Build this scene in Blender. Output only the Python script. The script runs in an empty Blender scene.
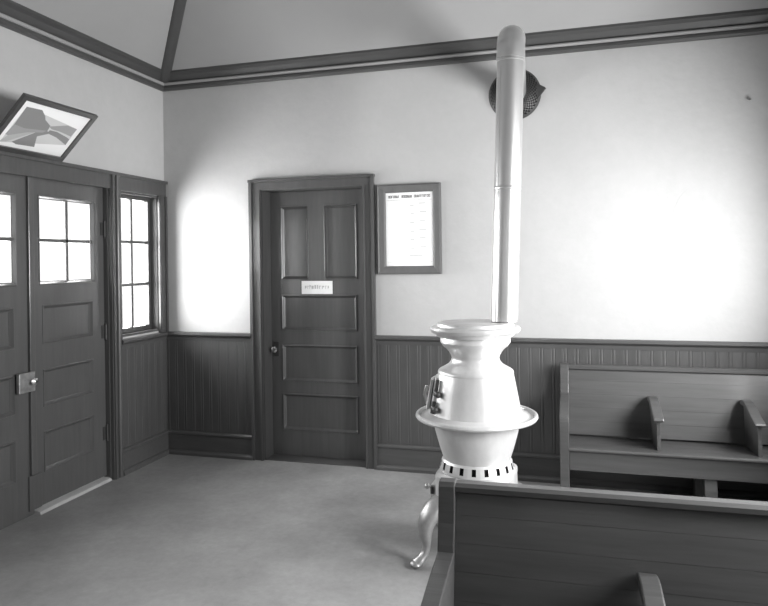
import bpy, bmesh, math, random
from mathutils import Vector, Matrix
random.seed(7)
SC = bpy.context.scene
COL = SC.collection
PI = math.pi

# ------------------------------------------------------------------ materials
def mat(name, col, rough=.5, metal=0., coat=0., var=0., vscale=3., bump=0., bscale=40., stretch=(1,1,1), spec=.5, var2=0., v2scale=20.):
    m = bpy.data.materials.new(name); m.use_nodes = True
    nt = m.node_tree; b = nt.nodes['Principled BSDF']
    b.inputs['Roughness'].default_value = rough
    b.inputs['Metallic'].default_value = metal
    b.inputs['Coat Weight'].default_value = coat
    b.inputs['Coat Roughness'].default_value = .12
    b.inputs['Specular IOR Level'].default_value = spec
    b.inputs['Base Color'].default_value = (col, col, col, 1)
    tc = nt.nodes.new('ShaderNodeTexCoord')
    mp = nt.nodes.new('ShaderNodeMapping'); mp.inputs['Scale'].default_value = stretch
    nt.links.new(tc.outputs['Object'], mp.inputs['Vector'])
    if var:
        n = nt.nodes.new('ShaderNodeTexNoise'); n.inputs['Scale'].default_value = vscale
        n.inputs['Detail'].default_value = 6; n.inputs['Roughness'].default_value = .6
        nt.links.new(mp.outputs[0], n.inputs['Vector'])
        r = nt.nodes.new('ShaderNodeMapRange')
        r.inputs['From Min'].default_value = .3; r.inputs['From Max'].default_value = .7
        r.inputs['To Min'].default_value = 1-var; r.inputs['To Max'].default_value = 1+var
        nt.links.new(n.outputs['Fac'], r.inputs['Value'])
        fac = r.outputs[0]
        if var2:
            n2 = nt.nodes.new('ShaderNodeTexNoise'); n2.inputs['Scale'].default_value = v2scale
            n2.inputs['Detail'].default_value = 8; n2.inputs['Roughness'].default_value = .7
            nt.links.new(mp.outputs[0], n2.inputs['Vector'])
            r2 = nt.nodes.new('ShaderNodeMapRange')
            r2.inputs['From Min'].default_value = .3; r2.inputs['From Max'].default_value = .7
            r2.inputs['To Min'].default_value = 1-var2; r2.inputs['To Max'].default_value = 1+var2
            nt.links.new(n2.outputs['Fac'], r2.inputs['Value'])
            q = nt.nodes.new('ShaderNodeMath'); q.operation = 'MULTIPLY'
            nt.links.new(fac, q.inputs[0]); nt.links.new(r2.outputs[0], q.inputs[1]); fac = q.outputs[0]
        mu = nt.nodes.new('ShaderNodeMath'); mu.operation = 'MULTIPLY'; mu.inputs[1].default_value = col
        nt.links.new(fac, mu.inputs[0])
        nt.links.new(mu.outputs[0], b.inputs['Base Color'])
    if bump:
        n3 = nt.nodes.new('ShaderNodeTexNoise'); n3.inputs['Scale'].default_value = bscale
        n3.inputs['Detail'].default_value = 5
        nt.links.new(mp.outputs[0], n3.inputs['Vector'])
        bp = nt.nodes.new('ShaderNodeBump'); bp.inputs['Strength'].default_value = bump; bp.inputs['Distance'].default_value = .01
        nt.links.new(n3.outputs['Fac'], bp.inputs['Height'])
        nt.links.new(bp.outputs[0], b.inputs['Normal'])
    return m

def glass_mat(name):
    m = bpy.data.materials.new(name); m.use_nodes = True
    nt = m.node_tree; nt.nodes.clear()
    o = nt.nodes.new('ShaderNodeOutputMaterial'); mx = nt.nodes.new('ShaderNodeMixShader')
    t = nt.nodes.new('ShaderNodeBsdfTransparent'); g = nt.nodes.new('ShaderNodeBsdfGlossy')
    g.inputs['Roughness'].default_value = .03; t.inputs['Color'].default_value = (.95,.95,.95,1)
    lw = nt.nodes.new('ShaderNodeLayerWeight'); lw.inputs['Blend'].default_value = .5
    pw = nt.nodes.new('ShaderNodeMath'); pw.operation = 'POWER'; pw.inputs[1].default_value = 4.
    f = nt.nodes.new('ShaderNodeMath'); f.operation = 'MULTIPLY_ADD'; f.inputs[1].default_value = .6; f.inputs[2].default_value = .03
    nt.links.new(lw.outputs['Facing'], pw.inputs[0]); nt.links.new(pw.outputs[0], f.inputs[0])
    nt.links.new(f.outputs[0], mx.inputs[0]); nt.links.new(t.outputs[0], mx.inputs[1]); nt.links.new(g.outputs[0], mx.inputs[2])
    nt.links.new(mx.outputs[0], o.inputs[0])
    return m

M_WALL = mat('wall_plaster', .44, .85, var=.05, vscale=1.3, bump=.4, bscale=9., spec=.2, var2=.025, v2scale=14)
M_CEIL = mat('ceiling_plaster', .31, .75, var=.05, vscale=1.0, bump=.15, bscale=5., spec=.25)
M_FLOOR = mat('worn_concrete_floor', .245, .55, var=.22, vscale=1.7, bump=.12, bscale=30., var2=.10, v2scale=22., spec=.3)
M_WOOD = mat('dark_varnished_wood', .066, .38, coat=.25, var=.14, vscale=6., stretch=(5,5,.6), bump=.06, bscale=25.)
M_WOODH = mat('dark_varnished_wood_along_x', .072, .38, coat=.25, var=.14, vscale=6., stretch=(.6,5,5), bump=.06, bscale=25.)
M_DOOR = mat('dark_door_varnish', .085, .30, coat=.5, var=.12, vscale=5., stretch=(6,6,.5), bump=.04, bscale=18.)
M_BENCH = mat('dark_bench_varnish', .068, .42, coat=.15, var=.16, vscale=5., stretch=(.5,7,7), bump=.05, bscale=25.)
M_CORN = mat('dark_cornice_paint', .058, .45, coat=.1, var=.06, vscale=5)
M_SILVER = mat('silver_stove_paint', .62, .34, metal=.4, var=.16, vscale=4., stretch=(1,1,.5), bump=.05, bscale=30., var2=.04, v2scale=25)
M_LEG = mat('shaded_silver_leg', .34, .38, metal=.6, var=.2, vscale=12.)  # leg colour darkened to stand for the bench's shade on the lower stove
M_LOCK = mat('worn_lock_metal', .40, .35, metal=.7, var=.3, vscale=30)
M_JAMB = mat('dark_jamb_matt', .08, .8, spec=.15)
M_PIPE = mat('galvanised_pipe', .60, .30, metal=.78, var=.05, vscale=4.)
M_CRUMP = mat('crimped_pipe_metal', .68, .32, metal=.75, bump=.9, bscale=60.)
M_IRON = mat('dark_cast_iron', .05, .5, metal=.3, var=.2, vscale=20.)
M_VOID = mat('sooty_void_black', .012, .9)  # near-black for the dark inside openings
M_STEEL = mat('worn_steel', .55, .3, metal=.9)
M_BRASS = mat('bright_knob_metal', .8, .15, metal=1.)
M_PAPER = mat('white_paper', .88, .6, var=.02, vscale=8)
M_CARD = mat('white_card', .86, .5, var=.05, vscale=12)
M_INK = mat('black_ink', .16, .7)
M_INKG = mat('grey_ink', .52, .7)
M_MAT = mat('picture_mat_white', .78, .6)
M_FRAMEB = mat('dark_picture_frame', .05, .35, coat=.3)
M_FRAMEP = mat('dark_oak_poster_frame', .10, .6, coat=.0, var=.1, vscale=6, stretch=(4,4,1))
M_GLASS = glass_mat('window_glass')
M_SNOW = mat('pale_ground_outside', .85, .9, var=.1, vscale=.6)
M_THRESH = mat('worn_threshold', .40, .5, var=.15, vscale=9)
M_P = [mat('photo_grey_%d' % i, c, .5) for i, c in enumerate((.20, .28, .38, .52))]

# ------------------------------------------------------------------ mesh helpers
class MB:
    def __init__(s): s.bm = bmesh.new()
    def box(s, x0, x1, y0, y1, z0, z1, bev=0.):
        x0, x1 = min(x0,x1), max(x0,x1); y0, y1 = min(y0,y1), max(y0,y1); z0, z1 = min(z0,z1), max(z0,z1)
        v = [s.bm.verts.new(p) for p in ((x0,y0,z0),(x1,y0,z0),(x1,y1,z0),(x0,y1,z0),(x0,y0,z1),(x1,y0,z1),(x1,y1,z1),(x0,y1,z1))]
        fs = [s.bm.faces.new([v[i] for i in f]) for f in ((0,3,2,1),(4,5,6,7),(0,1,5,4),(1,2,6,5),(2,3,7,6),(3,0,4,7))]
        if bev:
            es = list({e for f in fs for e in f.edges})
            bmesh.ops.bevel(s.bm, geom=es, offset=bev, segments=2, affect='EDGES', profile=.5)
        return s
    def prism(s, pts, fn, a, b, bev=0.):
        """polygon pts (p,q) extruded from a to b; fn(p,q,t)->xyz"""
        A = [s.bm.verts.new(fn(p,q,a)) for p,q in pts]; B = [s.bm.verts.new(fn(p,q,b)) for p,q in pts]
        n = len(pts); fs = [s.bm.faces.new(A), s.bm.faces.new(B[::-1])]
        for i in range(n): fs.append(s.bm.faces.new((A[i],B[i],B[(i+1)%n],A[(i+1)%n])))
        bmesh.ops.recalc_face_normals(s.bm, faces=fs)
        if bev:
            es = list({e for f in fs[:2] for e in f.edges})
            bmesh.ops.bevel(s.bm, geom=es, offset=bev, segments=2, affect='EDGES', profile=.5)
        return s
    def lathe(s, prof, cx=0, cy=0, n=64, smooth=True, capb=True, capt=True):
        rings = [[s.bm.verts.new((cx+r*math.cos(2*PI*i/n), cy+r*math.sin(2*PI*i/n), z)) for i in range(n)] for r, z in prof]
        fs = []
        for a, b in zip(rings, rings[1:]):
            for i in range(n):
                f = s.bm.faces.new((a[i], a[(i+1)%n], b[(i+1)%n], b[i])); f.smooth = smooth; fs.append(f)
        if capb: fs.append(s.bm.faces.new(rings[0][::-1]))
        if capt: fs.append(s.bm.faces.new(rings[-1]))
        bmesh.ops.recalc_face_normals(s.bm, faces=fs)
        return s
    def tube(s, path, rad, n=24, caps=True, smooth=True):
        path = [Vector(p) for p in path]
        if not isinstance(rad, (list, tuple)): rad = [rad]*len(path)
        up = None; rings = []
        for i, p in enumerate(path):
            d = (path[min(i+1,len(path)-1)] - path[max(i-1,0)]).normalized()
            if up is None:
                ref = Vector((0,0,1)) if abs(d.z) < .9 else Vector((1,0,0))
                u = d.cross(ref).normalized()
            else:
                u = (up - d*up.dot(d)).normalized()
            up = u; w = d.cross(u).normalized()
            rings.append([s.bm.verts.new(p + (u*math.cos(2*PI*k/n) + w*math.sin(2*PI*k/n))*rad[i]) for k in range(n)])
        fs = []
        for a, b in zip(rings, rings[1:]):
            for i in range(n):
                f = s.bm.faces.new((a[i], a[(i+1)%n], b[(i+1)%n], b[i])); f.smooth = smooth; fs.append(f)
        if caps: fs += [s.bm.faces.new(rings[0][::-1]), s.bm.faces.new(rings[-1])]
        bmesh.ops.recalc_face_normals(s.bm, faces=fs)
        return s
    def ball(s, c, r, sc=(1,1,1), n=16):
        m = Matrix.Translation(c) @ Matrix.Diagonal((r*sc[0], r*sc[1], r*sc[2], 1))
        res = bmesh.ops.create_uvsphere(s.bm, u_segments=n, v_segments=n//2, radius=1, matrix=m)
        for v in res['verts']:
            for f in v.link_faces: f.smooth = True
        return s
    def quad(s, *pts):
        s.bm.faces.new([s.bm.verts.new(p) for p in pts]); return s
    def build(s, name, m, parent=None, loc=None, autosmooth=True):
        s.bm.normal_update()
        for e in s.bm.edges:
            if len(e.link_faces) == 2 and e.calc_face_angle(0.) > .62: e.smooth = False
        me = bpy.data.meshes.new(name)
        s.bm.to_mesh(me); s.bm.free()
        for k in (m if isinstance(m, (list,tuple)) else [m]): me.materials.append(k)
        o = bpy.data.objects.new(name, me); COL.objects.link(o)
        if parent: o.parent = parent
        if loc: o.location = loc
        return o

def empty(name, loc=(0,0,0), rz=0.):
    o = bpy.data.objects.new(name, None); COL.objects.link(o); o.location = loc; o.rotation_euler = (0,0,rz); o.empty_display_size = .1
    return o
def tag(o, label, cat, group=None):
    o['label'] = label; o['category'] = cat
    if group: o['group'] = group
    return o
def struct(o, label=None):
    o['kind'] = 'structure'
    if label: o['label'] = label
    return o

# ------------------------------------------------------------------ room shell
RX, RY = 4.88, -7.30        # back wall along X (16 ft), left wall along -Y (24 ft)
HT = 3.30
T = .16
CW = .985                   # top of wainscot boards

struct(MB().box(-T, RX+T, RY-T, .40, -.10, 0).build('floor', M_FLOOR), 'worn grey concrete floor of the waiting room')

# back wall, door opening .895-1.765
D1L, D1R, D1T = .895, 1.765, 2.185
b = MB()
b.box(-T, D1L, 0, T, 0, HT); b.box(D1R, RX+T, 0, T, 0, HT); b.box(D1L, D1R, 0, T, D1T, HT)
wb = struct(b.build('wall_back', M_WALL), 'pale plaster back wall behind the stove')
for pts in ([(4.064, 2.053), (4.019, 2.001), (3.981, 1.921), (3.967, 1.846), (3.953, 1.765)],[(3.851, 1.712), (3.792, 1.624), (3.765, 1.542), (3.758, 1.466)],[(3.824, 1.644), (3.843, 1.603), (3.862, 1.554)],[(3.944, 2.011), (3.918, 1.937)]):
    b = MB(); q = [(x, .0004, z) for x, z in pts]; b.tube(q, [.0006]+[.0022]*(len(q)-2)+[.0006], 8); b.build('plaster_crack', M_WALL, wb)
# closet back so nothing leaks behind the recessed door
b = MB(); b.box(D1L-.1, D1R+.1, .24, .30, 0, D1T+.1); struct(b.build('wall_behind_door', M_WALL))

# left wall: double door Y -2.10..-.70, side window Y -.60..-.10
DY0, DY1, DTOP = -2.11, -.705, 2.19
WY0, WY1, WZ0, WZ1 = -.600, -.095, 1.04, 2.16
b = MB()
TL = .105
W2 = (-2.725, -2.215)
b.box(-TL, 0, RY-T, W2[0], 0, HT); b.box(-TL, 0, W2[1], DY0, 0, HT)
b.box(-TL, 0, W2[0], W2[1], 0, WZ0); b.box(-TL, 0, W2[0], W2[1], WZ1, HT)
b.box(-TL, 0, DY0, DY1, DTOP, HT); b.box(-TL, 0, DY1, WY0, 0, HT)
b.box(-TL, 0, WY0, WY1, 0, WZ0); b.box(-TL, 0, WY0, WY1, WZ1, HT); b.box(-TL, 0, WY1, 0, 0, HT)
struct(b.build('wall_left', M_WALL), 'plaster wall with the glazed double door and side window')

# right wall: two windows, third added for fill; front wall: two added for fill
RW = [(-1.60, -.65), (-3.05, -2.10), (-4.60, -3.65)]  # the last window is unseen, added for fill light
RZ0, RZ1 = 1.04, 2.10
b = MB(); ys = [0.] + [v for w in RW for v in (w[1], w[0])] + [RY-T]
for i in range(0, len(ys), 2): b.box(RX, RX+T, ys[i+1], ys[i], 0, HT)
for w in RW: b.box(RX, RX+T, w[0], w[1], 0, RZ0); b.box(RX, RX+T, w[0], w[1], RZ1, HT)
struct(b.build('wall_right', M_WALL))
FW = [(.75, 1.90), (2.95, 4.10)]  # unseen windows behind the camera, put in to carry fill light
b = MB(); xs = [0.] + [v for w in FW for v in w] + [RX]
for i in range(0, len(xs), 2): b.box(xs[i], xs[i+1], RY-T, RY, 0, HT)
for w in FW: b.box(w[0], w[1], RY-T, RY, 0, RZ0); b.box(w[0], w[1], RY-T, RY, RZ1, HT)
struct(b.build('wall_front', M_WALL))

# ceiling: sloped cove on four sides, flat centre
CZ, CIN, CSL, CTOP = 3.19, .085, .95, 4.55
def ring_pts(d, z): return [(d, -d, z), (RX-d, -d, z), (RX-d, RY+d, z), (d, RY+d, z)]
dd = CIN + (CTOP-CZ)/CSL
b = MB(); bm = b.bm
r0 = [bm.verts.new(p) for p in ring_pts(-.2, CZ-(CIN+.2)*CSL+.0)]
r1 = [bm.verts.new(p) for p in ring_pts(dd, CTOP)]
u0 = [bm.verts.new(p) for p in ring_pts(-.2, CZ+.6)]
u1 = [bm.verts.new(p) for p in ring_pts(dd, CTOP+.3)]
for i in range(4):
    j = (i+1) % 4
    bm.faces.new((r0[i], r0[j], r1[j], r1[i])); bm.faces.new((u0[i], u1[i], u1[j], u0[j])); bm.faces.new((r0[i], u0[i], u0[j], r0[j]))
bm.faces.new(r1[::-1]); bm.faces.new(u1)
bmesh.ops.recalc_face_normals(bm, faces=bm.faces[:])
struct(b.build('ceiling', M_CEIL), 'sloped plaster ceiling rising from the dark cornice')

def loop_sweep(name, prof, m, rect=(0, RX, RY, 0)):
    """closed profile (inset, z) swept round the room's four walls"""
    x0, x1, y0, y1 = rect
    b = MB(); n = len(prof); rings = []
    for k in range(4):
        row = []
        for d, z in prof:
            c = [(x0+d, y1-d), (x1-d, y1-d), (x1-d, y0+d), (x0+d, y0+d)][k]
            row.append(b.bm.verts.new((c[0], c[1], z)))
        rings.append(row)
    for k in range(4):
        A, B = rings[k], rings[(k+1)%4]
        for i in range(n):
            b.bm.faces.new((A[i], A[(i+1)%n], B[(i+1)%n], B[i]))
    bmesh.ops.recalc_face_normals(b.bm, faces=b.bm.faces[:])
    return struct(b.build(name, m))
loop_sweep('trim_1', [(.001,3.050),(.030,3.050),(.042,3.062),(.042,3.078),(.034,3.088),(.001,3.088)], M_CORN)['label'] = 'dark picture rail round the room below the crown moulding'
loop_sweep('trim_2', [(.001,3.118),(.022,3.118),(.030,3.126),(.060,3.160),(.088,3.176),(.088,3.205),(.001,3.215)], M_CORN)['label'] = 'dark crown moulding where walls meet the sloped ceiling'
loop_sweep('trim_15', [(.001,3.0885),(.030,3.0885),(.040,3.096),(.043,3.104),(.040,3.112),(.030,3.1175),(.001,3.1175)], M_CEIL)['label'] = 'pale moulding strip between the picture rail and crown moulding'
# hip ribs
def hip(name, cx, cy, sx, sy):
    d = Vector((sx, sy, CSL*1.0)); L = dd-.05
    side = Vector((-sy, sx, 0)).normalized()
    p0 = Vector((cx, cy, 0)) + Vector((sx*.03, sy*.03, CZ-(CIN-.03)*CSL)); p1 = Vector((cx, cy, 0)) + Vector((sx*dd, sy*dd, CTOP))
    dn = Vector((sx, sy, -2/CSL)).normalized()
    b = MB(); vs = []
    prof = [(-.055,-.03),(.055,-.03),(.055,.015),(.035,.03),(.018,.034),(-.018,.034),(-.035,.03),(-.055,.015)]
    R = [[b.bm.verts.new(p + side*u + dn*v) for u, v in prof] for p in (p0, p1)]
    n = len(prof)
    for i in range(n): b.bm.faces.new((R[0][i], R[0][(i+1)%n], R[1][(i+1)%n], R[1][i]))
    b.bm.faces.new(R[0][::-1]); b.bm.faces.new(R[1])
    bmesh.ops.recalc_face_normals(b.bm, faces=b.bm.faces[:])
    return struct(b.build(name, M_CORN))
hip('trim_3', 0, 0, 1, -1)['label'] = 'dark hip rib running up the ceiling from the corner'
hip('trim_4', RX, 0, -1, -1); hip('trim_5', RX, RY, -1, 1); hip('trim_6', 0, RY, 1, 1)

# wainscot, caps, baseboards -----------------------------------------------------
def wall_fn(wall):
    # (along a, out d, z) -> xyz   a runs in +X on back/front walls and in Y on side walls
    return {'back': lambda a,d,z: (a,-d,z), 'left': lambda a,d,z: (d,a,z),
            'right': lambda a,d,z: (RX-d,a,z), 'front': lambda a,d,z: (a,RY+d,z)}[wall]
BASEP = [(.001,0),(.040,0),(.040,.022),(.030,.036),(.020,.040),(.020,.165),(.030,.172),(.030,.186),(.022,.196),(.001,.198)]
CAPP = [(.001,.955),(.014,.955),(.018,.985),(.036,.993),(.046,1.003),(.046,1.020),(.036,1.026),(.001,1.026)]
def run(b, wall, prof, a0, a1):
    fn = wall_fn(wall); b.prism(prof, lambda p,q,t: fn(t,p,q), a0, a1)
def beads(b, wall, a0, a1, z0, z1, pitch=.082, off=0.):
    fn = wall_fn(wall); pts = []
    n = max(1, round((a1-a0)/pitch)); w = (a1-a0)/n
    for i in range(n):
        s = a0+i*w
        pts += [(s,.010),(s+.003,.0085),(s+.008,.0103),(s+.014,.0108),(s+.020,.0103),(s+.025,.0085),(s+.030,.010)]
        if w > .06: pts += [(s+w*.5+.017,.010)]
    pts.append((a1,.010))
    A = [b.bm.verts.new(fn(a,d,z0)) for a,d in pts]; B = [b.bm.verts.new(fn(a,d,z1)) for a,d in pts]
    for i in range(len(pts)-1):
        f = b.bm.faces.new((A[i],A[i+1],B[i+1],B[i]))
    bmesh.ops.recalc_face_normals(b.bm, faces=b.bm.faces[:])
def wain(wall, runs, names, labels=(None,None,None), skip_cap=()):
    b = MB()
    for i, (a0,a1) in enumerate(runs): beads(b, wall, a0, a1, .19, .96)
    o = struct(b.build(names[0], M_WOOD)); 
    if labels[0]: o['label'] = labels[0]
    b = MB()
    for i, (a0,a1) in enumerate(runs): run(b, wall, CAPP, a0, a1)
    o = struct(b.build(names[1], M_WOODH))
    if labels[1]: o['label'] = labels[1]
    b = MB()
    for a0,a1 in runs: run(b, wall, BASEP, a0, a1)
    o = struct(b.build(names[2], M_WOODH))
    if labels[2]: o['label'] = labels[2]
D1CL, D1CR = .806, 1.852
wain('back', [(.012,D1CL),(D1CR,RX-.012)], ('trim_7','trim_8','baseboard_back'),
     ('dark beadboard wainscot along the back wall','dark cap rail on top of the back wall wainscot','dark moulded baseboard along the back wall'))
wain('left', [(-.612,-.012),(RY+.012,-2.222)], ('trim_9','trim_10','baseboard_left'),
     ('dark beadboard wainscot under the side window','dark sill rail under the side window','dark moulded baseboard under the side window'))
wain('right', [(RY+.012,-.012)], ('trim_11','trim_12','baseboard_right'))
wain('front', [(.012,RX-.012)], ('trim_13','trim_14','baseboard_front'))

# ------------------------------------------------------------------ door / sash builders
def leaf_mesh(u0, u1, z0, z1, holes, fn, face, thick, mould=.022, deep=.016):
    """flat slab with rectangular openings; fn(u, d, z): d outward from the face plane. Openings get sloped moulding."""
    b = MB()
    us = sorted({u0,u1}|{h[0] for h in holes}|{h[1] for h in holes}); zs = sorted({z0,z1}|{h[2] for h in holes}|{h[3] for h in holes})
    def inh(u,z): return any(h[0]<u<h[1] and h[2]<z<h[3] for h in holes)
    bm = b.bm
    for i in range(len(us)-1):
        for j in range(len(zs)-1):
            if inh((us[i]+us[i+1])/2, (zs[j]+zs[j+1])/2): continue
            for d in (face, face-thick):
                bm.faces.new([bm.verts.new(fn(u,d,z)) for u,z in ((us[i],zs[j]),(us[i+1],zs[j]),(us[i+1],zs[j+1]),(us[i],zs[j+1]))])
    for (a,c,e,f) in [(u0,u1,z0,z1)]+[tuple(h[:4]) for h in holes]:
        P = [(a,e),(c,e),(c,f),(a,f)]
        for k in range(4):
            p, q = P[k], P[(k+1)%4]
            bm.faces.new([bm.verts.new(fn(*x)) for x in ((p[0],face,p[1]),(q[0],face,q[1]),(q[0],face-thick,q[1]),(p[0],face-thick,p[1]))])
    for h in holes:
        a,c,e,f = h[:4]
        # moulding: little raised bead then slope down into the panel
        prof = [(-.004,0.),(-.002,.005),(.004,.006),(.008,.001),(mould*.7,-deep*.6),(mould,-deep)]
        prev = None
        for ins, d in prof:
            R = [bm.verts.new(fn(u,face+d,z)) for u,z in ((a+ins,e+ins),(c-ins,e+ins),(c-ins,f-ins),(a+ins,f-ins))]
            if prev:
                for k in range(4): bm.faces.new((prev[k],prev[(k+1)%4],R[(k+1)%4],R[k]))
            prev = R
    bmesh.ops.remove_doubles(bm, verts=bm.verts[:], dist=.00005)
    bmesh.ops.recalc_face_normals(bm, faces=bm.faces[:])
    return b
def panel_mesh(h, fn, face, deep=.016, mould=.022):
    a,c,e,f = h[:4]; b = MB(); bm = b.bm
    g = .0
    prev = None
    for ins, d in ((mould-.003,-deep-.002),(mould+.03,-deep-.002),(mould+.034,-deep-.002)):
        R = [bm.verts.new(fn(u,face+d,z)) for u,z in ((a+ins,e+ins),(c-ins,e+ins),(c-ins,f-ins),(a+ins,f-ins))]
        if prev:
            for k in range(4): bm.faces.new((prev[k],prev[(k+1)%4],R[(k+1)%4],R[k]))
        prev = R
    bm.faces.new(prev)
    R2 = [bm.verts.new(fn(u,face-.03,z)) for u,z in ((a+.0005,e+.0005),(c-.0005,e+.0005),(c-.0005,f-.0005),(a+.0005,f-.0005))]
    bm.faces.new(R2[::-1])
    bmesh.ops.recalc_face_normals(bm, faces=bm.faces[:])
    return b

# ---- door_1 : back wall
d1 = struct(empty('door_1', (0,0,0)), 'dark five-panel wooden door in the back wall')
fB = lambda u,d,z: (u,-d,z)
b = MB()
# casing boards with a raised back band
cz = 2.262
for (a0,a1,ob) in ((D1CL, D1L+.006, 0), (D1R-.006, D1CR, 1)):
    b.box(a0, a1, -.022, -.0005, 0, D1T-.0065)
    if ob == 0: b.box(a0-.004, a0+.020, -.036, -.0007, 0, cz-.023); b.box(a1-.022, a1-.006, -.030, -.0007, 0, D1T-.0068)
    else: b.box(a1-.020, a1+.004, -.036, -.0007, 0, cz-.023); b.box(a0+.006, a0+.022, -.030, -.0007, 0, D1T-.0068)
b.box(D1CL+.001, D1CR-.001, -.022, -.0005, D1T-.006, cz-.0225); b.box(D1CL-.008, D1CR+.008, -.040, -.0005, cz-.022, cz)
b.build('casing', M_WOOD, d1)
b = MB()
b.box(D1L-.0, D1L+.012, -.002, .20, 0, D1T); b.box(D1R-.012, D1R, -.002, .20, 0, D1T); b.box(D1L+.012, D1R-.012, -.002, .20, D1T-.012, D1T)
b.build('jamb', M_WOOD, d1)
LF = -.145   # face plane d (recess) -> y = .145
H1 = [(1.002,1.240,1.456,2.050),(1.382,1.660,1.456,2.050),(1.002,1.650,1.040,1.322),(1.002,1.650,.620,.914),(1.002,1.650,.218,.512)]
lf = leaf_mesh(D1L+.014, D1R-.014, .008, D1T-.014, H1, fB, LF, .045).build('door_leaf', M_DOOR, d1)
for h in H1: panel_mesh(h, fB, LF).build('panel', M_DOOR, lf)
b = MB(); kx, kz = .950, .880
b.box(kx-.022, kx+.022, .137, .1455, kz-.06, kz+.06, .003)
b.build('escutcheon', M_IRON, lf)
b = MB(); b.tube([(kx,.140,kz),(kx,.118,kz),(kx,.108,kz),(kx,.090,kz),(kx,.082,kz)], [.009,.009,.022,.026,.012], 20)
b.build('door_knob', M_BRASS, lf)['label'] = 'small bright knob'
b = MB(); b.box(D1L+.012, D1R-.012, -.0, .20, .0, .006); b.build('threshold', M_WOODH, d1)

# ---- door_2 : glazed double door in the left wall
d2 = struct(empty('door_2', (0,0,0)), 'dark glazed double door in the left wall')
fL = lambda u,d,z: (d,u,z)
b = MB()
HZ = 2.284
b.box(.0005, .024, DY0-.11, -.012, DTOP-.028, HZ)             # continuous head board over door and window
b.box(.0005, .040, DY0-.12, -.006, HZ-.020, HZ+.004)
b.box(.0005, .020, DY0-.105, DY0+.006, 0, HZ-.02)
b.box(.0005, .034, DY0-.11, DY0-.085, 0, HZ-.02)
b.build('casing', M_WOOD, d2)
b = MB()                                                    # post between door and window
b.box(.0005, .026, DY1-.004, -.612, 0, HZ-.02)
b.tube([(.026,-.640,0),(.026,-.640,HZ-.02)], .020, 16); b.box(.0005, .036, DY1+.006, DY1+.030, 0, HZ-.02)
b.build('jamb_post', M_WOOD, d2)
b = MB()
b.box(-TL, .0, DY1-.014, DY1-.0005, 0, DTOP); b.box(-TL, 0, DY0+.0005, DY0+.014, 0, DTOP); b.box(-TL, 0, DY0+.014, DY1-.014, DTOP-.014, DTOP-.0005)
b.build('jamb', M_WOOD, d2)
DF = -.035
def glazed_leaf(u0, u1, s0, s1, bot):
    gz0, gz1 = 1.472, 2.056
    a, c = u0+s0, u1-s1
    holes = [(a,c,gz0,gz1),(a+.025,c-.026,1.084,1.334),(a+.025,c-.026,.674,.913),(a+.025,c-.026,.248,.507)]
    lf = leaf_mesh(u0, u1, bot, DTOP-.016, holes, fL, DF, .045, deep=.016).build('door_leaf', M_DOOR, d2)
    for h in holes[1:]: panel_mesh(h, fL, DF).build('panel', M_DOOR, lf)
    b = MB(); b.box(DF-.024, DF-.020, a+.002, c-.002, gz0+.002, gz1-.002); b.build('glazing', M_GLASS, lf)
    b = MB(); um = (a+c)/2; zm = 1.763
    b.box(DF-.034, DF-.006, um-.0125, um+.0125, gz0, gz1, .003); b.box(DF-.034, DF-.006, a, c, zm-.0125, zm+.0125, .003)
    b.build('glazing_bar', M_DOOR, lf)
    return lf
lfR = glazed_leaf(-1.402, DY1-.016, .062, .100, .035)
lfL = glazed_leaf(DY0+.016, -1.405, .100, .118, .004)
b = MB(); b.box(DF+.0005, DF+.020, -1.440, -1.396, .26, DTOP-.018, .004); b.build('astragal', M_DOOR, lfL)
b = MB(); b.box(DF+.0005, DF+.012, -1.452, -1.350, .034, .255, .003); b.build('kick_block', M_DOOR, lfL)
b = MB(); b.box(DF+.0205, DF+.045, -1.556, -1.428, .800, .925, .004); b.build('rim_lock', M_LOCK, lfL)['label'] = 'worn rim lock with bright edges'
b = MB(); b.box(DF+.0005, DF+.0225, -1.546, -1.438, .815, .910); b.build('lock_mount', M_DOOR, lfL)
b = MB(); b.tube([(DF+.045,-1.464,.866),(DF+.060,-1.464,.866),(DF+.066,-1.464,.866),(DF+.082,-1.464,.866),(DF+.090,-1.464,.866)], [.008,.008,.018,.022,.010], 20)
b.build('door_knob', M_BRASS, lfL)['label'] = 'small bright knob'
for hz in (1.86, 1.10, .35):
    b = MB(); b.tube([(DF+.010,DY1-.014,hz-.05),(DF+.010,DY1-.014,hz+.05)], .009, 12); b.ball((DF+.010,DY1-.014,hz+.056), .010); b.ball((DF+.010,DY1-.014,hz-.056), .010)
    b.box(DF+.0003, DF+.004, DY1-.05, DY1-.016, hz-.048, hz+.048)
    b.build('hinge', M_IRON, lfR)
b = MB(); b.prism([(-T-.02,0),(.014,0),(.004,.016),(-.02,.022),(-T-.02,.022)], lambda p,q,t: (p,t,q), -1.402, DY1-.016); b.build('threshold', M_THRESH, d2)['label'] = 'pale worn threshold'

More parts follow.
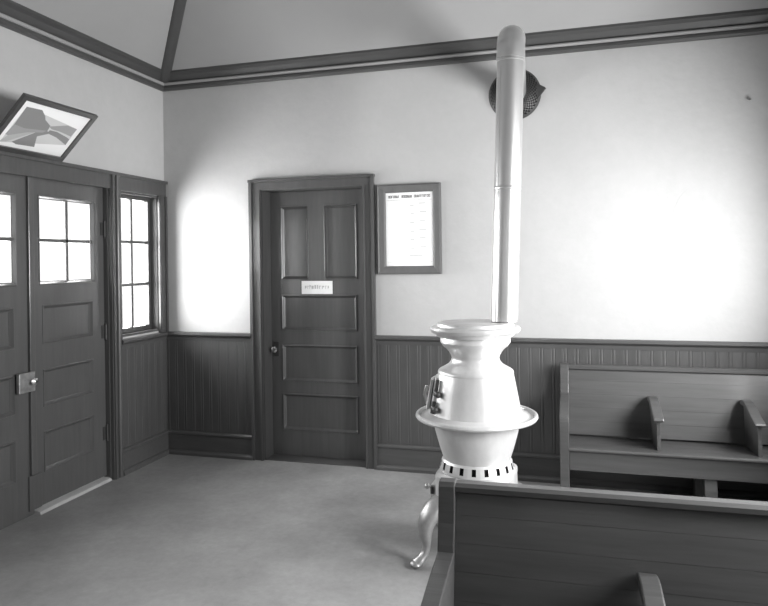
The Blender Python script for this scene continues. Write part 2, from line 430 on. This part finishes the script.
# ---- windows
def sash_window(name, fn, u0, u1, z0, z1, cols, rows, rec=.06, stile=.05, label=None, meeting=False, th=T):
    w = struct(empty(name), label)
    def bx(b, ua, ub, da, db, za, zb, bev=0):
        p, q = fn(ua,da,za), fn(ub,db,zb); b.box(p[0],q[0],p[1],q[1],p[2],q[2], bev)
    b = MB()
    for ua, ub in ((u0+.0005,u0+.018),(u1-.018,u1-.0005)): bx(b, ua, ub, -th+.002, .001, z0+.0005, z1-.0005)
    bx(b, u0+.018, u1-.018, -th+.002, .001, z1-.018, z1-.0005)
    bx(b, u0+.018, u1-.018, -th+.002, .001, z0+.0005, z0+.018)
    b.build('window_frame', M_JAMB, w)
    a, c, e, f = u0+.018+stile*.5, u1-.018-stile*.5, z0+.018+stile*.6, z1-.018-stile*.5
    b = MB()
    bx(b, u0+.0185, a, -rec-.04, -rec, z0+.0185, z1-.0185, .003); bx(b, c, u1-.0185, -rec-.04, -rec, z0+.0185, z1-.0185, .003)
    bx(b, a, c, -rec-.04, -rec, z0+.0185, e, .003); bx(b, a, c, -rec-.04, -rec, f, z1-.0185, .003)
    for i in range(1, cols): u = a+(c-a)*i/cols; bx(b, u-.011, u+.011, -rec-.035, -rec-.006, e, f, .003)
    for i in range(1, rows):
        z = e+(f-e)*i/rows; k = .02 if meeting and i*2 == rows else .011
        bx(b, a, c, -rec-.035, -rec-.005, z-k, z+k, .003)
    b.build('sash', M_WOOD, w)
    b = MB(); bx(b, a-.005, c+.005, -rec-.024, -rec-.020, e-.005, f+.005); b.build('glazing', M_GLASS, w)
    return w
w1 = sash_window('window_1', fL, WY0, WY1, WZ0, WZ1, 2, 3, rec=.06, stile=.062, label='six-pane side window beside the double door', th=TL)
b = MB(); b.box(.0005, .024, WY1-.012, -.012, 1.027, DTOP-.029); b.box(.0005, .036, -.034, -.012, 1.027, DTOP-.029); b.box(.0005,.030, WY1-.006, WY1+.010, 1.027, DTOP-.029)
b.box(.0005, .024, -.611, WY0+.008, 1.027, DTOP-.029)
b.build('casing', M_WOOD, w1)
w9 = sash_window('window_9', fL, W2[0], W2[1], WZ0, WZ1, 2, 3, rec=.06, stile=.062, th=TL)
b = MB(); b.box(.0005, .024, W2[0]-.09, W2[0]+.006, 1.027, DTOP-.029); b.box(.0005, .024, W2[0]-.09, W2[1], DTOP-.028, HZ)
b.build('casing', M_WOOD, w9)
for i, (y0,y1) in enumerate(RW):
    w = sash_window('window_%d' % (i+2), lambda u,d,z: (RX-d,u,z), y0, y1, RZ0, RZ1, 2, 4, rec=.012, meeting=True)  # the last of these is the added fill window
    b = MB()
    for a0,a1 in ((y0-.09,y0+.004),(y1-.004,y1+.09)): b.box(RX-.024, RX-.0005, a0, a1, 1.03, RZ1+.09)
    b.box(RX-.024, RX-.0005, y0+.004, y1-.004, RZ1-.004, RZ1+.09); b.build('casing', M_WOOD, w)
for i, (x0,x1) in enumerate(FW):
    w = sash_window('window_%d' % (i+5), lambda u,d,z: (u,RY+d,z), x0, x1, RZ0, RZ1, 2, 4, meeting=True)  # added windows, there for the fill lamps
    b = MB()
    for a0,a1 in ((x0-.09,x0+.004),(x1-.004,x1+.09)): b.box(a0, a1, RY+.0005, RY+.024, 1.03, RZ1+.09)
    b.box(x0+.004, x1-.004, RY+.0005, RY+.024, RZ1-.004, RZ1+.09); b.build('casing', M_WOOD, w)

# ------------------------------------------------------------------ sign card on the back door
t = tag(empty('door_sign', (1.314, .1445, 1.386)), 'small white card sign tacked across the back door', 'sign')
MB().box(-.134, .134, -.003, 0, -.053, .053).build('card', M_CARD, t)
b = MB()
x = -.105
while x < .10:
    w = random.choice((.010,.014,.018)); hh = random.choice((.022,.028))
    b.box(x, x+w*.35, -.0036, -.0031, -.012, -.012+hh*1.2); b.box(x, x+w, -.0036, -.0031, -.012+hh*random.random(), -.008+hh); x += w+.008
b.build('lettering', M_INKG, t)

# ------------------------------------------------------------------ framed printed notice on the back wall
PX0, PX1, PZ0, PZ1 = 1.885, 2.375, 1.492, 2.172
t = tag(empty('framed_notice', ((PX0+PX1)/2, -.002, PZ0)), 'dark-framed printed white notice hung right of the back door', 'framed notice')
w, h = PX1-PX0, PZ1-PZ0
b = MB()
fw = .062
prof = [(0,0),(0,.030),(.012,.034),(fw-.012,.026),(fw,.018),(fw,0)]
def frame_loop(b, x0, x1, z0, z1, prof):
    rows = []
    for c in range(4):
        rows.append([b.bm.verts.new(((x0+i, x1-i, x1-i, x0+i)[c], -d, (z0+i, z0+i, z1-i, z1-i)[c])) for i, d in prof])
    n = len(prof)
    for c in range(4):
        A, B = rows[c], rows[(c+1)%4]
        for k in range(n): b.bm.faces.new((A[k], A[(k+1)%n], B[(k+1)%n], B[k]))
    bmesh.ops.recalc_face_normals(b.bm, faces=b.bm.faces[:])
frame_loop(b, -w/2, w/2, 0, h, prof)
b.build('frame', M_FRAMEP, t)
MB().box(-w/2+fw-.008, w/2-fw+.008, -.010, -.004, fw-.008, h-fw+.008).build('sheet', M_PAPER, t)
b = MB(); y0, y1 = -.0112, -.0101
pw = w/2-fw
# heading: three heavy words of indistinct letters
def word(x0, x1, z, hgt):
    x = x0
    while x < x1-.004:
        cw = min(random.choice((.010,.012,.014)), x1-x)
        s = .0035
        b.box(x, x+s, y0, y1, z, z+hgt)
        k = random.random()
        if k < .6: b.box(x, x+cw*.8, y0, y1, z+hgt-s, z+hgt)
        if k > .3: b.box(x, x+cw*.8, y0, y1, z, z+s)
        if .2 < k < .8: b.box(x+cw*.65, x+cw*.8+.001, y0, y1, z, z+hgt*.9)
        x += cw
zt = h-fw-.040
word(-pw+.022, -pw+.105, zt, .020); word(-pw+.125, -pw+.205, zt, .020); word(-pw+.222, pw-.020, zt, .020)
b.box(-pw+.006, pw-.006, y0, y1, zt-.018, zt-.0165)
b.build('heading', M_INK, t)
b = MB()
b.box(.046, .0472, y0, y1, fw+.05, zt-.022)
for k, z in enumerate((.52,.455,.39,.32,.26,.19)):
    b.box(.006+.004*(k%2), .036, y0, y1, z-.004, z+.004)
    b.box(.075+.004*(k%3), .075+.05+.006*(k%2), y0, y1, z+.01, z+.018)
    for r in range(4):
        b.box(.060, .060+random.uniform(.05,.09), y0, y1, z-.008-r*.010, z-.0065-r*.010)
    for r in range(4):
        b.box(-.030, -.030+random.uniform(.03,.07), y0, y1, z-.010-r*.011, z-.0088-r*.011)
b.box(0, .10, y0, y1, fw+.075, fw+.082); b.box(-pw+.008, pw-.008, y0, y1, fw+.030, fw+.0315)
b.build('small_print', M_INKG, t)

# ------------------------------------------------------------------ tilted picture over the double door
pc = tag(empty('hanging_picture', (.030, -1.512, HZ+.016)), 'framed landscape photograph tilting forward on the ledge above the double door', 'picture')
TILT = math.radians(46)
PWd, PHt = .600, .405
# local frame: u along -Y (image left -> right is -Y.. +Y), v up the picture, n out of the picture
eu = Vector((0,1,0)); ev = Vector((math.sin(TILT),0,math.cos(TILT))); en = Vector((math.cos(TILT),0,-math.sin(TILT)))
def P(u, v, n): return tuple(eu*u + ev*v + en*n)
class PB(MB):
    def pbox(s, u0,u1,v0,v1,n0,n1):
        vs = [s.bm.verts.new(P(u,v,n)) for u,v,n in ((u0,v0,n0),(u1,v0,n0),(u1,v1,n0),(u0,v1,n0),(u0,v0,n1),(u1,v0,n1),(u1,v1,n1),(u0,v1,n1))]
        fs = [s.bm.faces.new([vs[i] for i in f]) for f in ((0,3,2,1),(4,5,6,7),(0,1,5,4),(1,2,6,5),(2,3,7,6),(3,0,4,7))]
        bmesh.ops.recalc_face_normals(s.bm, faces=fs); return s
b = PB(); fw2 = .032; hu = PWd/2
b.pbox(-hu,hu,0,fw2,0,.022); b.pbox(-hu,hu,PHt-fw2,PHt,0,.022); b.pbox(-hu,-hu+fw2,fw2,PHt-fw2,0,.022); b.pbox(hu-fw2,hu,fw2,PHt-fw2,0,.022)
b.build('frame', M_FRAMEB, pc)
PB().pbox(-hu+fw2-.004,hu-fw2+.004,fw2-.004,PHt-fw2+.004,.006,.010).build('mat', M_MAT, pc)
# printed view: grey hill shapes, a pale sky and a road
b = PB()
iu0, iu1, iv1, iv0 = -hu+fw2, hu-fw2, PHt-fw2, fw2
ex, ey = (450.,140.), (-225.,285.); det = ex[0]*ey[1]-ex[1]*ey[0]
def zp(px, py):
    dx, dy = px-200, py-100
    s = (dx*ey[1]-dy*ey[0])/det; q = (ex[0]*dy-ex[1]*dx)/det
    return iu0+s*(iu1-iu0), iv1-q*(iv1-iv0)
polys = [
 (3, [(205,148),(548,318),(462,436),(20,378)], .0104),
 (0, [(205,148),(303,172),(322,215),(322,240),(355,285),(330,325),(180,292),(120,262)], .0108),
 (1, [(120,262),(180,292),(330,318),(300,330),(200,322),(75,335),(60,325)], .0112),
 (2, [(75,335),(200,322),(270,320),(60,378),(20,372)], .0109),
 (0, [(270,320),(330,318),(350,340),(262,355),(240,432),(120,402),(95,382)], .0111),
 (1, [(345,288),(440,287),(478,287),(545,320),(500,372),(420,330),(365,310)], .0108),
 (0, [(350,315),(400,330),(470,375),(490,392),(462,434),(395,372),(330,335)], .0112)]
used = sorted({p[0] for p in polys})
for mi, pts, nn in polys:
    vs = [b.bm.verts.new(P(*zp(*p), nn)) for p in pts]
    f = b.bm.faces.new(vs); f.material_index = mi
    f.normal_update()
    if f.normal.dot(en) < 0: f.normal_flip()
    ret = bmesh.ops.triangulate(b.bm, faces=[f])
b.build('photograph', M_P, pc)
b = MB(); 
b.tube([P(-.2,PHt*.7,-.002), (-.027,-.02,.16), (-.027,.02,.16), P(.2,PHt*.7,-.002)], .002, 6); b.build('hanging_wire', M_IRON, pc)

# ------------------------------------------------------------------ potbelly stove
SX, SY = 2.792, -1.262
FACE = math.radians(176)
st = tag(empty('potbelly_stove', (SX, SY, 0)), 'silver potbelly stove with a wide foot rail, between notice and benches', 'stove')
b = MB()
b.lathe([(.0,1.255),(.200,1.255),(.207,1.252),(.210,1.244),(.211,1.238),(.230,1.235),(.240,1.231),(.245,1.221),(.243,1.210),(.236,1.203),(.222,1.200),(.206,1.180),(.185,1.178)], n=72, capb=False, capt=False)
b.build('top_plate', M_SILVER, st)
b = MB()
b.lathe([(.188,1.184),(.188,1.172),(.190,1.168),(.190,1.148),(.184,1.140),(.176,1.128),(.158,1.114),(.143,1.096),(.132,1.076),(.129,1.062),(.133,1.046),(.148,1.028),(.174,1.012),(.194,1.002),(.202,.996),(.205,.988),(.205,.980)], n=72, capt=False, capb=False)
b.build('neck', M_SILVER, st)
b = MB(); b.lathe([(.202,.984),(.206,.972),(.221,.890),(.236,.810),(.245,.775),(.249,.758)], n=72, capt=False, capb=False); b.build('upper_body', M_SILVER, st)
b = MB(); b.lathe([(.240,.768),(.256,.765),(.268,.757),(.290,.749),(.304,.748),(.308,.757),(.315,.762),(.323,.762),(.329,.757),(.331,.747),(.325,.738),(.308,.732),(.284,.731),(.258,.732),(.234,.730),(.228,.715)], n=80, capt=False, capb=False)
b.build('foot_rail', M_SILVER, st)
b = MB(); b.lathe([(.232,.735),(.230,.700),(.225,.670),(.213,.625),(.199,.575),(.186,.535),(.176,.508),(.174,.498)], n=72, capt=False, capb=False)
b.build('fire_pot', M_SILVER, st)
# slotted air collar
b = MB(); n = 56; prof = [(.166,.522),(.184,.518),(.191,.508),(.200,.472),(.203,.458),(.197,.450)]
bm = b.bm
rings = [[bm.verts.new((r*math.cos(2*PI*i/n), r*math.sin(2*PI*i/n), z)) for i in range(n)] for r, z in prof]
for k in range(len(prof)-1):
    for i in range(n):
        if k == 2 and i % 3 == 0: continue
        f = bm.faces.new((rings[k][i], rings[k+1][i], rings[k+1][(i+1)%n], rings[k][(i+1)%n])); f.smooth = False
b.build('air_collar', M_SILVER, st)
MB().lathe([(.178,.515),(.186,.44)], n=48, capt=False, capb=False).build('ash_drum', M_VOID, st)['label'] = 'dark drum behind the air slots'  # black drum stands in for the darkness inside the slots
# base casting: rounded square skirt
def sq_ring(hw, z, rot, n=64, p=5.):
    out = []
    for i in range(n):
        a = 2*PI*i/n; c, s = math.cos(a), math.sin(a)
        r = hw/((abs(c)**p+abs(s)**p)**(1/p)); a2 = a+rot
        out.append((r*math.cos(a2), r*math.sin(a2), z))
    return out
def sq_lathe(b, prof, rot, p=5., cap=True):
    rs = [[b.bm.verts.new(q) for q in sq_ring(hw,z,rot,p=p)] for hw,z in prof]
    fs = []
    for A, B in zip(rs, rs[1:]):
        for i in range(64):
            f = b.bm.faces.new((A[i],A[(i+1)%64],B[(i+1)%64],B[i])); f.smooth = True; fs.append(f)
    if cap: fs += [b.bm.faces.new(rs[0]), b.bm.faces.new(rs[-1])]
    bmesh.ops.recalc_face_normals(b.bm, faces=fs)
b = MB(); sq_lathe(b, [(.150,.456),(.194,.454),(.203,.447),(.205,.432),(.203,.415),(.204,.380),(.203,.310),(.210,.250),(.213,.235),(.209,.224),(.15,.222)], FACE)
b.build('base', M_SILVER, st)
# cabriole legs
def leg(ang):
    c, s = math.cos(ang), math.sin(ang)
    sec = [(.225,.330,.028,.060),(.275,.298,.038,.064),(.312,.252,.044,.060),(.332,.208,.042,.050),(.334,.165,.034,.040),(.327,.125,.025,.030),(.326,.095,.020,.025),(.338,.064,.020,.025),(.360,.040,.022,.030),(.384,.024,.024,.034),(.402,.016,.016,.026)]
    b = MB(); N = 16; rings = []
    for i,(r,z,hr,hw) in enumerate(sec):
        a, d = sec[max(i-1,0)], sec[min(i+1,len(sec)-1)]
        tr, tz = d[0]-a[0], d[1]-a[1]; L = math.hypot(tr,tz); nr, nz = -tz/L, tr/L
        ring = []
        for k in range(N):
            t = 2*PI*k/N; q = math.cos(t)*hr; w = math.sin(t)*hw
            rr, zz = r+nr*q, z+nz*q
            ring.append(b.bm.verts.new((rr*c-w*s, rr*s+w*c, max(zz,.0))))
        rings.append(ring)
    fs = []
    for A, B in zip(rings, rings[1:]):
        for k in range(N):
            f = b.bm.faces.new((A[k],A[(k+1)%N],B[(k+1)%N],B[k])); f.smooth = True; fs.append(f)
    fs += [b.bm.faces.new(rings[0]), b.bm.faces.new(rings[-1])]
    # cast rib lines round the knee
    for (r, z) in ((.300,.258),(.318,.215)):
        pass
    b.bm.normal_update(); bmesh.ops.recalc_face_normals(b.bm, faces=fs)
    # toe pad
    b.ball((.390*c,.390*s,.020), .030, (1.1,1.1,.66))
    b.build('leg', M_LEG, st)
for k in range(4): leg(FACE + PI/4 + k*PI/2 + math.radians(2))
# ash door on the face side of the base
c, s = math.cos(FACE), math.sin(FACE)
def F(o, w, z): return (o*c - w*s, o*s + w*c, z)     # outwards, sideways, up
def fbox(b, o0,o1,w0,w1,z0,z1, m=None):
    vs = [b.bm.verts.new(F(o,w,z)) for o,w,z in ((o0,w0,z0),(o1,w0,z0),(o1,w1,z0),(o0,w1,z0),(o0,w0,z1),(o1,w0,z1),(o1,w1,z1),(o0,w1,z1))]
    fs = [b.bm.faces.new([vs[i] for i in f]) for f in ((0,3,2,1),(4,5,6,7),(0,1,5,4),(1,2,6,5),(2,3,7,6),(3,0,4,7))]
    bmesh.ops.recalc_face_normals(b.bm, faces=fs)
b = MB(); fbox(b, .198,.235,-.10,.10,.245,.375); ad = b.build('ash_door', M_SILVER, st)
b = MB(); b.tube([F(.235,.06,.352),F(.260,.06,.352)], .007, 10); b.ball(F(.266,.06,.352), .016); b.build('knob', M_STEEL, ad)
b = MB()
for z in (.27,.35):
    b = MB(); b.tube([F(.225,.108,z-.018),F(.225,.108,z+.018)], .010, 12); b.build('hinge', M_IRON, ad)
# fire door on the upper body
def body_r(z): return .206+(.972-z)/(.972-.775)*(.245-.206)
def shell(b, a0, a1, z0, z1, o0, o1, na=10, nz=5, round_top=False):
    grid = {}
    for lay, o in enumerate((o0,o1)):
        for j in range(nz+1):
            z = z0+(z1-z0)*j/nz
            for i in range(na+1):
                tt = -1+2*i/na
                a = FACE+(a0+a1)/2+(a1-a0)/2*tt*(1.-.18*j/nz)
                r = body_r(z)+o
                grid[lay,i,j] = b.bm.verts.new((r*math.cos(a), r*math.sin(a), z))
    fs = []
    for j in range(nz):
        for i in range(na):
            for lay in (0,1):
                f = b.bm.faces.new((grid[lay,i,j],grid[lay,i+1,j],grid[lay,i+1,j+1],grid[lay,i,j+1])); f.smooth = lay == 1; fs.append(f)
    for i in range(na):
        for j in (0,nz): fs.append(b.bm.faces.new((grid[0,i,j],grid[0,i+1,j],grid[1,i+1,j],grid[1,i,j])))
    for j in range(nz):
        for i in (0,na): fs.append(b.bm.faces.new((grid[0,i,j],grid[0,i,j+1],grid[1,i,j+1],grid[1,i,j])))
    bmesh.ops.recalc_face_normals(b.bm, faces=fs)
b = MB(); shell(b, -.66, .62, .772, .960, -.004, .012); b.build('door_frame', M_SILVER, st)
b = MB(); shell(b, -.50, .46, .790, .945, .018, .032); fd = b.build('fire_door', M_SILVER, st)
b = MB(); shell(b, -.46, .42, .797, .936, .0105, .019); b.build('door_liner', M_IRON, fd)
b = MB()
for z in (.800, .905):
    r = body_r(z)+.040; a = FACE-.20
    b.ball((r*math.cos(a), r*math.sin(a), z), .014); b.build('knob', M_STEEL, fd); b = MB()
r = body_r(.85)+.040; a = FACE+.12
b.tube([(r*math.cos(a), r*math.sin(a), .80),((r+.012)*math.cos(a), (r+.012)*math.sin(a), .85),(r*math.cos(a), r*math.sin(a), .90)], .010, 10)
b.build('latch_handle', M_STEEL, fd)
b = MB()   # hinge plate and its two knuckles, on the side towards the benches
for z0, z1 in ((.778,.840),(.870,.955)):
    z = (z0+z1)/2; pts = []
    for q in (z0, z1):
        r = body_r(q)+.014; a = FACE+.655
        pts.append((r*math.cos(a), r*math.sin(a), q))
    b.tube(pts, .011, 12); b.build('hinge_plate', M_IRON, st); b = MB()
for z in (.812,.890):
    r = body_r(z)+.018; a = FACE+.80; a2 = FACE+.64
    b.tube([(r*math.cos(a2), r*math.sin(a2), z),(r*math.cos(a), r*math.sin(a), z-.008)], .011, 12); b.ball((r*math.cos(a), r*math.sin(a), z-.008), .017)
    b.build('hinge_knuckle', M_IRON, st)['label'] = 'dark iron hinge knuckle'; b = MB()

# ------------------------------------------------------------------ stovepipe
p0 = Vector((2.948,-1.222,1.2585)); p1 = Vector((3.004,-1.206,2.834)); p2 = Vector((2.934,-.012,2.790))
pr = .0725
sp = tag(empty('stovepipe', p0), 'tall bright metal stovepipe rising from the stove and bending to the wall', 'stovepipe')
L = lambda v: v - p0
dirv = (p1-p0).normalized(); dirh = (p2-p1).normalized(); er = .135
a0 = p1 - dirv*er; a1 = p1 + dirh*er
mid = p0 + dirv*.715
b = MB(); b.tube([L(p0), L(mid)], pr-.001, 48, caps=False)
b.tube([L(mid), L(mid+dirv*.004), L(mid+dirv*.012), L(mid+dirv*.016), L(mid+dirv*.02), L(a0)], [pr-.001,pr+.0015,pr+.0015,pr,pr,pr], 48, caps=False); b.build('upright_pipe', M_PIPE, sp)
b = MB(); pts = []; 
for k in range(13):
    t = k/12*PI/2
    pts.append(L(p1 - dirv*er*(1-math.sin(t)) + dirh*er*(1-math.cos(t))))
b.tube(pts, pr+.004, 48, caps=False); 
for k in (3,6,9): b.tube([pts[k]-(pts[k+1]-pts[k-1]).normalized()*.003, pts[k]+(pts[k+1]-pts[k-1]).normalized()*.003], pr+.0052, 48, caps=False)
b.build('elbow', M_PIPE, sp)
b = MB(); b.tube([L(a0-dirv*.030), L(a0-dirv*.028), L(a0-dirv*.022), L(a0-dirv*.020)], [pr+.0005,pr+.004,pr+.004,pr+.0005], 64, caps=False)
b.tube([L(a0-dirv*.014), L(a0-dirv*.012), L(a0-dirv*.004), L(a0+dirv*.006)], [pr+.0005,pr+.0045,pr+.0045,pr+.0045], 64, caps=False); b.build('crimped_joint', M_PIPE, sp)
b = MB(); b.tube([L(a1), L(p2)], pr, 48, caps=False); b.build('level_pipe', M_PIPE, sp)
b = MB()
sd = Vector((-.62,-.78,0)).normalized()
b.tube([L(p0+sd*(pr-.001)), L(a0-dirv*.06+sd*(pr-.001))], .002, 8); b.build('lap_seam', M_PIPE, sp)

# ------------------------------------------------------------------ pierced flue collar on the wall
fc = tag(empty('flue_collar', (2.925,-.001,2.787)), 'dark pierced domed collar where the stovepipe meets the back wall', 'flue collar')
b = MB(); bm = b.bm; NA, NR = 76, 10; R0, R1 = .082, .182
V = {}
for j in range(NR+1):
    t = j/NR; r = R0+(R1-R0)*t; y = -.008-.062*math.cos(t*PI/2)**.8
    for i in range(NA):
        a = 2*PI*(i+.5*(j%2))/NA; V[i,j] = bm.verts.new((r*math.cos(a), y, r*math.sin(a)))
fs = []
for j in range(NR):
    for i in range(NA):
        f = bm.faces.new((V[i,j],V[(i+1)%NA,j],V[(i+1)%NA,j+1],V[i,j+1])); fs.append(f)
pick = [f for k, f in enumerate(fs) if (k//NA) not in (0,NR-1) and (k + (k//NA)) % 2 == 0]
bmesh.ops.inset_individual(bm, faces=pick, thickness=.0030, use_even_offset=True)
bmesh.ops.delete(bm, geom=pick, context='FACES')
# turned back edge, so the plate has thickness
edge = [V[i,NR] for i in range(NA)]
back = [bm.verts.new((v.co.x*1.03, -.0005, v.co.z*1.03)) for v in edge]
for i in range(NA): bm.faces.new((edge[i], edge[(i+1)%NA], back[(i+1)%NA], back[i]))
bmesh.ops.recalc_face_normals(bm, faces=bm.faces[:])
b.build('pierced_dome', M_IRON, fc)
b = MB(); b.tube([(0,-.0005,0),(0,-.004,0)], .176, 40); b.build('backing_plate', M_VOID, fc)  # sooty black disc, standing in for the dark wall void
b = MB(); 
b.prism([(.165,-.05),(.215,.012),(.222,.020),(.214,.030),(.160,.060),(.150,0)], lambda p,q,t: (p,t,q), -.030, -.014, .003); b.build('pointed_lug', M_IRON, fc)

# ------------------------------------------------------------------ benches
def bench(name, x0, x1, yb, arms, legs, label, adz=0., rot=0.):
    """x0..x1 outer ends, yb: y of the back's rear face; faces -Y"""
    W = x1-x0
    t = tag(empty(name, (x0, yb, 0), rot), label, 'bench', 'slatted wooden waiting-room benches')
    TOP, SB, SF = .855, .388, .412
    yz = lambda p,q,tt: (tt, -p, q)
    endp = [(.000,0),(.055,0),(.075,.20),(.11,.262),(.44,.262),(.475,.20),(.490,0),(.545,0),(.535,.20),(.540,.36),(.548,.43),(.552,.575+adz),(.545,.602+adz),(.525,.614+adz),
            (.44,.630+adz),(.34,.648+adz),(.24,.662+adz),(.16,.668+adz),(.118,.676+adz),(.096,.73),(.085,.80),(.078,.848),(.066,.862),(.036,.866),(.014,.858),(.004,.84)]
    ew = .056
    for a in (0, W-ew):
        b = MB(); b.prism(endp, yz, a, a+ew, .004); b.build('end_panel', M_BENCH, t)
    # back: horizontal boards on a leaning plane
    bt, bb = (.052, TOP-.012), (.150, SB+.014)
    n = 5; b = MB()
    for k in range(n):
        f0, f1 = k/n, (k+1)/n
        lo = (bb[0]+(bt[0]-bb[0])*f0, bb[1]+(bt[1]-bb[1])*f0); hi = (bb[0]+(bt[0]-bb[0])*f1, bb[1]+(bt[1]-bb[1])*f1)
        pr_ = [(lo[0]-.020,lo[1]),(lo[0]+.0005,lo[1]),(hi[0]+.0005,hi[1]-.0016),(hi[0]-.0012,hi[1]),(hi[0]-.020,hi[1])]
        b.prism(pr_, yz, ew+.0005, W-ew-.0005)
    b.build('backrest', M_BENCH, t)
    b = MB(); b.prism([(.020,TOP-.030),(.066,TOP-.030),(.074,TOP-.022),(.074,TOP-.006),(.062,TOP+.004),(.026,TOP+.004),(.018,TOP-.006)], yz, ew+.0005, W-ew-.0005); b.build('top_rail', M_BENCH, t)
    # seat boards
    b = MB(); n = 4
    d0, d1 = .140, .548
    for k in range(n):
        a, c = d0+(d1-d0)*k/n+.0015, d0+(d1-d0)*(k+1)/n-.0015
        za, zc = SB+(SF-SB)*(a-d0)/(d1-d0), SB+(SF-SB)*(c-d0)/(d1-d0)
        if k == n-1: pts = [(a,za-.022),(c-.012,zc-.024),(c,zc-.014),(c,zc-.006),(c-.010,zc+.001),(a,za)]
        else: pts = [(a,za-.022),(c,zc-.022),(c,zc),(a,za)]
        b.prism(pts, yz, ew+.0005, W-ew-.0005)
    b.build('seat', M_BENCH, t)
    b = MB(); b.prism([(.500,.272),(.525,.272),(.525,SF-.026),(.500,SF-.026)], yz, ew+.0005, W-ew-.0005, .003); b.build('apron', M_BENCH, t)
    for a in arms:
        a -= x0
        b = MB(); armp = [(.104+(x_-.104)*.87, z_+adz) for x_, z_ in [(.104,.668),(.160,.680),(.215,.679),(.28,.668),(.36,.644),(.44,.622),(.50,.610),(.525,.604),(.532,.594),(.526,.584),(.49,.586),(.42,.596),(.34,.616),(.26,.638),(.20,.646),(.112,.644)]]
        b.prism(armp, yz, a-.030, a+.030, .006); arm = b.build('armrest', M_BENCH, t)
        b = MB(); b.prism([(.155,.392),(.462,.408),(.458,.45),(.452,.50),(.454,.588+adz),(.379,.594+adz),(.309,.614+adz),(.24,.636+adz),(.188,.644+adz),(.118,.642+adz)], yz, a-.011, a+.011, .002); b.build('support_panel', M_BENCH, arm)
    for a in legs:
        a -= x0
        b = MB(); b.prism([(.10,0),(.16,0),(.18,.20),(.22,.27),(.40,.27),(.44,.20),(.455,0),(.52,0),(.515,.20),(.515,.271),(.515,.366),(.10,.362)][:9]+[(.499,.271),(.499,.385),(.15,.362),(.12,.362)], yz, a-.035, a+.035, .003); b.build('leg', M_BENCH, t)
    return t
bench('slatted_bench', 3.218, 4.842, -.052, (3.806, 4.362), (4.085,), 'dark slatted wooden bench against the back wall')
bench('slatted_bench', 2.858, 4.750, -2.590, (3.512, 4.125), (3.80,), 'dark slatted wooden bench in front of the stove, hiding the lower stove', -.035, math.radians(1.0)).scale = (1, 1, .981)

# nail in the wall, top right
nl = tag(empty('wall_nail', (4.445,0,2.628)), 'small nail sticking out high on the back wall above the bench', 'nail')
b = MB(); b.tube([(0,-.0005,0),(0,-.016,.002),(0,-.017,.002),(0,-.020,.0025)], [.006,.006,.013,.012], 12); b.build('nail_head', M_STEEL, nl)

# ------------------------------------------------------------------ outside
struct(MB().box(-30, 35, -37, 30, -.32, -.28).build('ground_outside', M_SNOW))

# ------------------------------------------------------------------ light
w = bpy.data.worlds.new('overcast_sky'); SC.world = w; w.use_nodes = True
bg = w.node_tree.nodes['Background']; bg.inputs[0].default_value = (1,1,1,1); bg.inputs[1].default_value = 1.5
def area(name, loc, d, sx, sy, power, spread=180):
    l = bpy.data.lights.new(name, 'AREA'); l.shape = 'RECTANGLE'; l.size = sx; l.size_y = sy; l.energy = power; l.spread = math.radians(spread)
    o = bpy.data.objects.new(name, l); COL.objects.link(o); o.location = loc
    o.rotation_euler = Vector(d).to_track_quat('-Z', 'Y').to_euler()
    return o
PR = [158, 245, 3]  # the last power is fill through the added window
for i, (y0,y1) in enumerate(RW):
    area('daylight_and_fill_right_window', (RX+.065, (y0+y1)/2, (RZ0+RZ1)/2), (-1,0,0), y1-y0, RZ1-RZ0, PR[i])
for x0,x1 in FW:
    area('fill_front_window', ((x0+x1)/2, RY-.115, (RZ0+RZ1)/2), (0,1,0), x1-x0, RZ1-RZ0, 4)  # added fill lamps behind the camera
area('daylight_side_window', (-.115, (WY0+WY1)/2, (WZ0+WZ1)/2), (1,0,0), WY1-WY0, WZ1-WZ0, 62, 120)
area('daylight_side_window', (-.115, sum(W2)/2, (WZ0+WZ1)/2), (1,0,0), W2[1]-W2[0], WZ1-WZ0, 25)
area('daylight_door_glass', (-.10, -1.04, 1.77), (1,0,0), .62, .60, 22)
area('daylight_door_glass', (-.10, -1.75, 1.77), (1,0,0), .62, .60, 22)

# ------------------------------------------------------------------ camera
cam = bpy.data.cameras.new('camera'); co = bpy.data.objects.new('camera', cam); COL.objects.link(co)
F_PX, YAW, ROLL, SH = 659.95, .2763, -.0141, -42.81
cam.sensor_fit = 'HORIZONTAL'; cam.sensor_width = 36; cam.lens = F_PX*36/768; cam.clip_start = .05
cam.shift_y = SH/768
co.matrix_world = Matrix.Translation((3.0957*1.6/1.5, -4.5597*1.6/1.5, 1.6)) @ Matrix.Rotation(YAW,4,'Z') @ Matrix.Rotation(PI/2,4,'X') @ Matrix.Rotation(ROLL,4,'Z')
SC.camera = co

vs = SC.view_settings
vs.view_transform = 'Standard'; vs.look = 'None'; vs.gamma = 1; vs.exposure = 0.; vs.use_curve_mapping = False
SC.cycles.max_bounces = 12; SC.cycles.diffuse_bounces = 8; SC.cycles.transparent_max_bounces = 16
SC.cycles.caustics_reflective = False; SC.cycles.caustics_refractive = False; SC.cycles.sample_clamp_indirect = 6
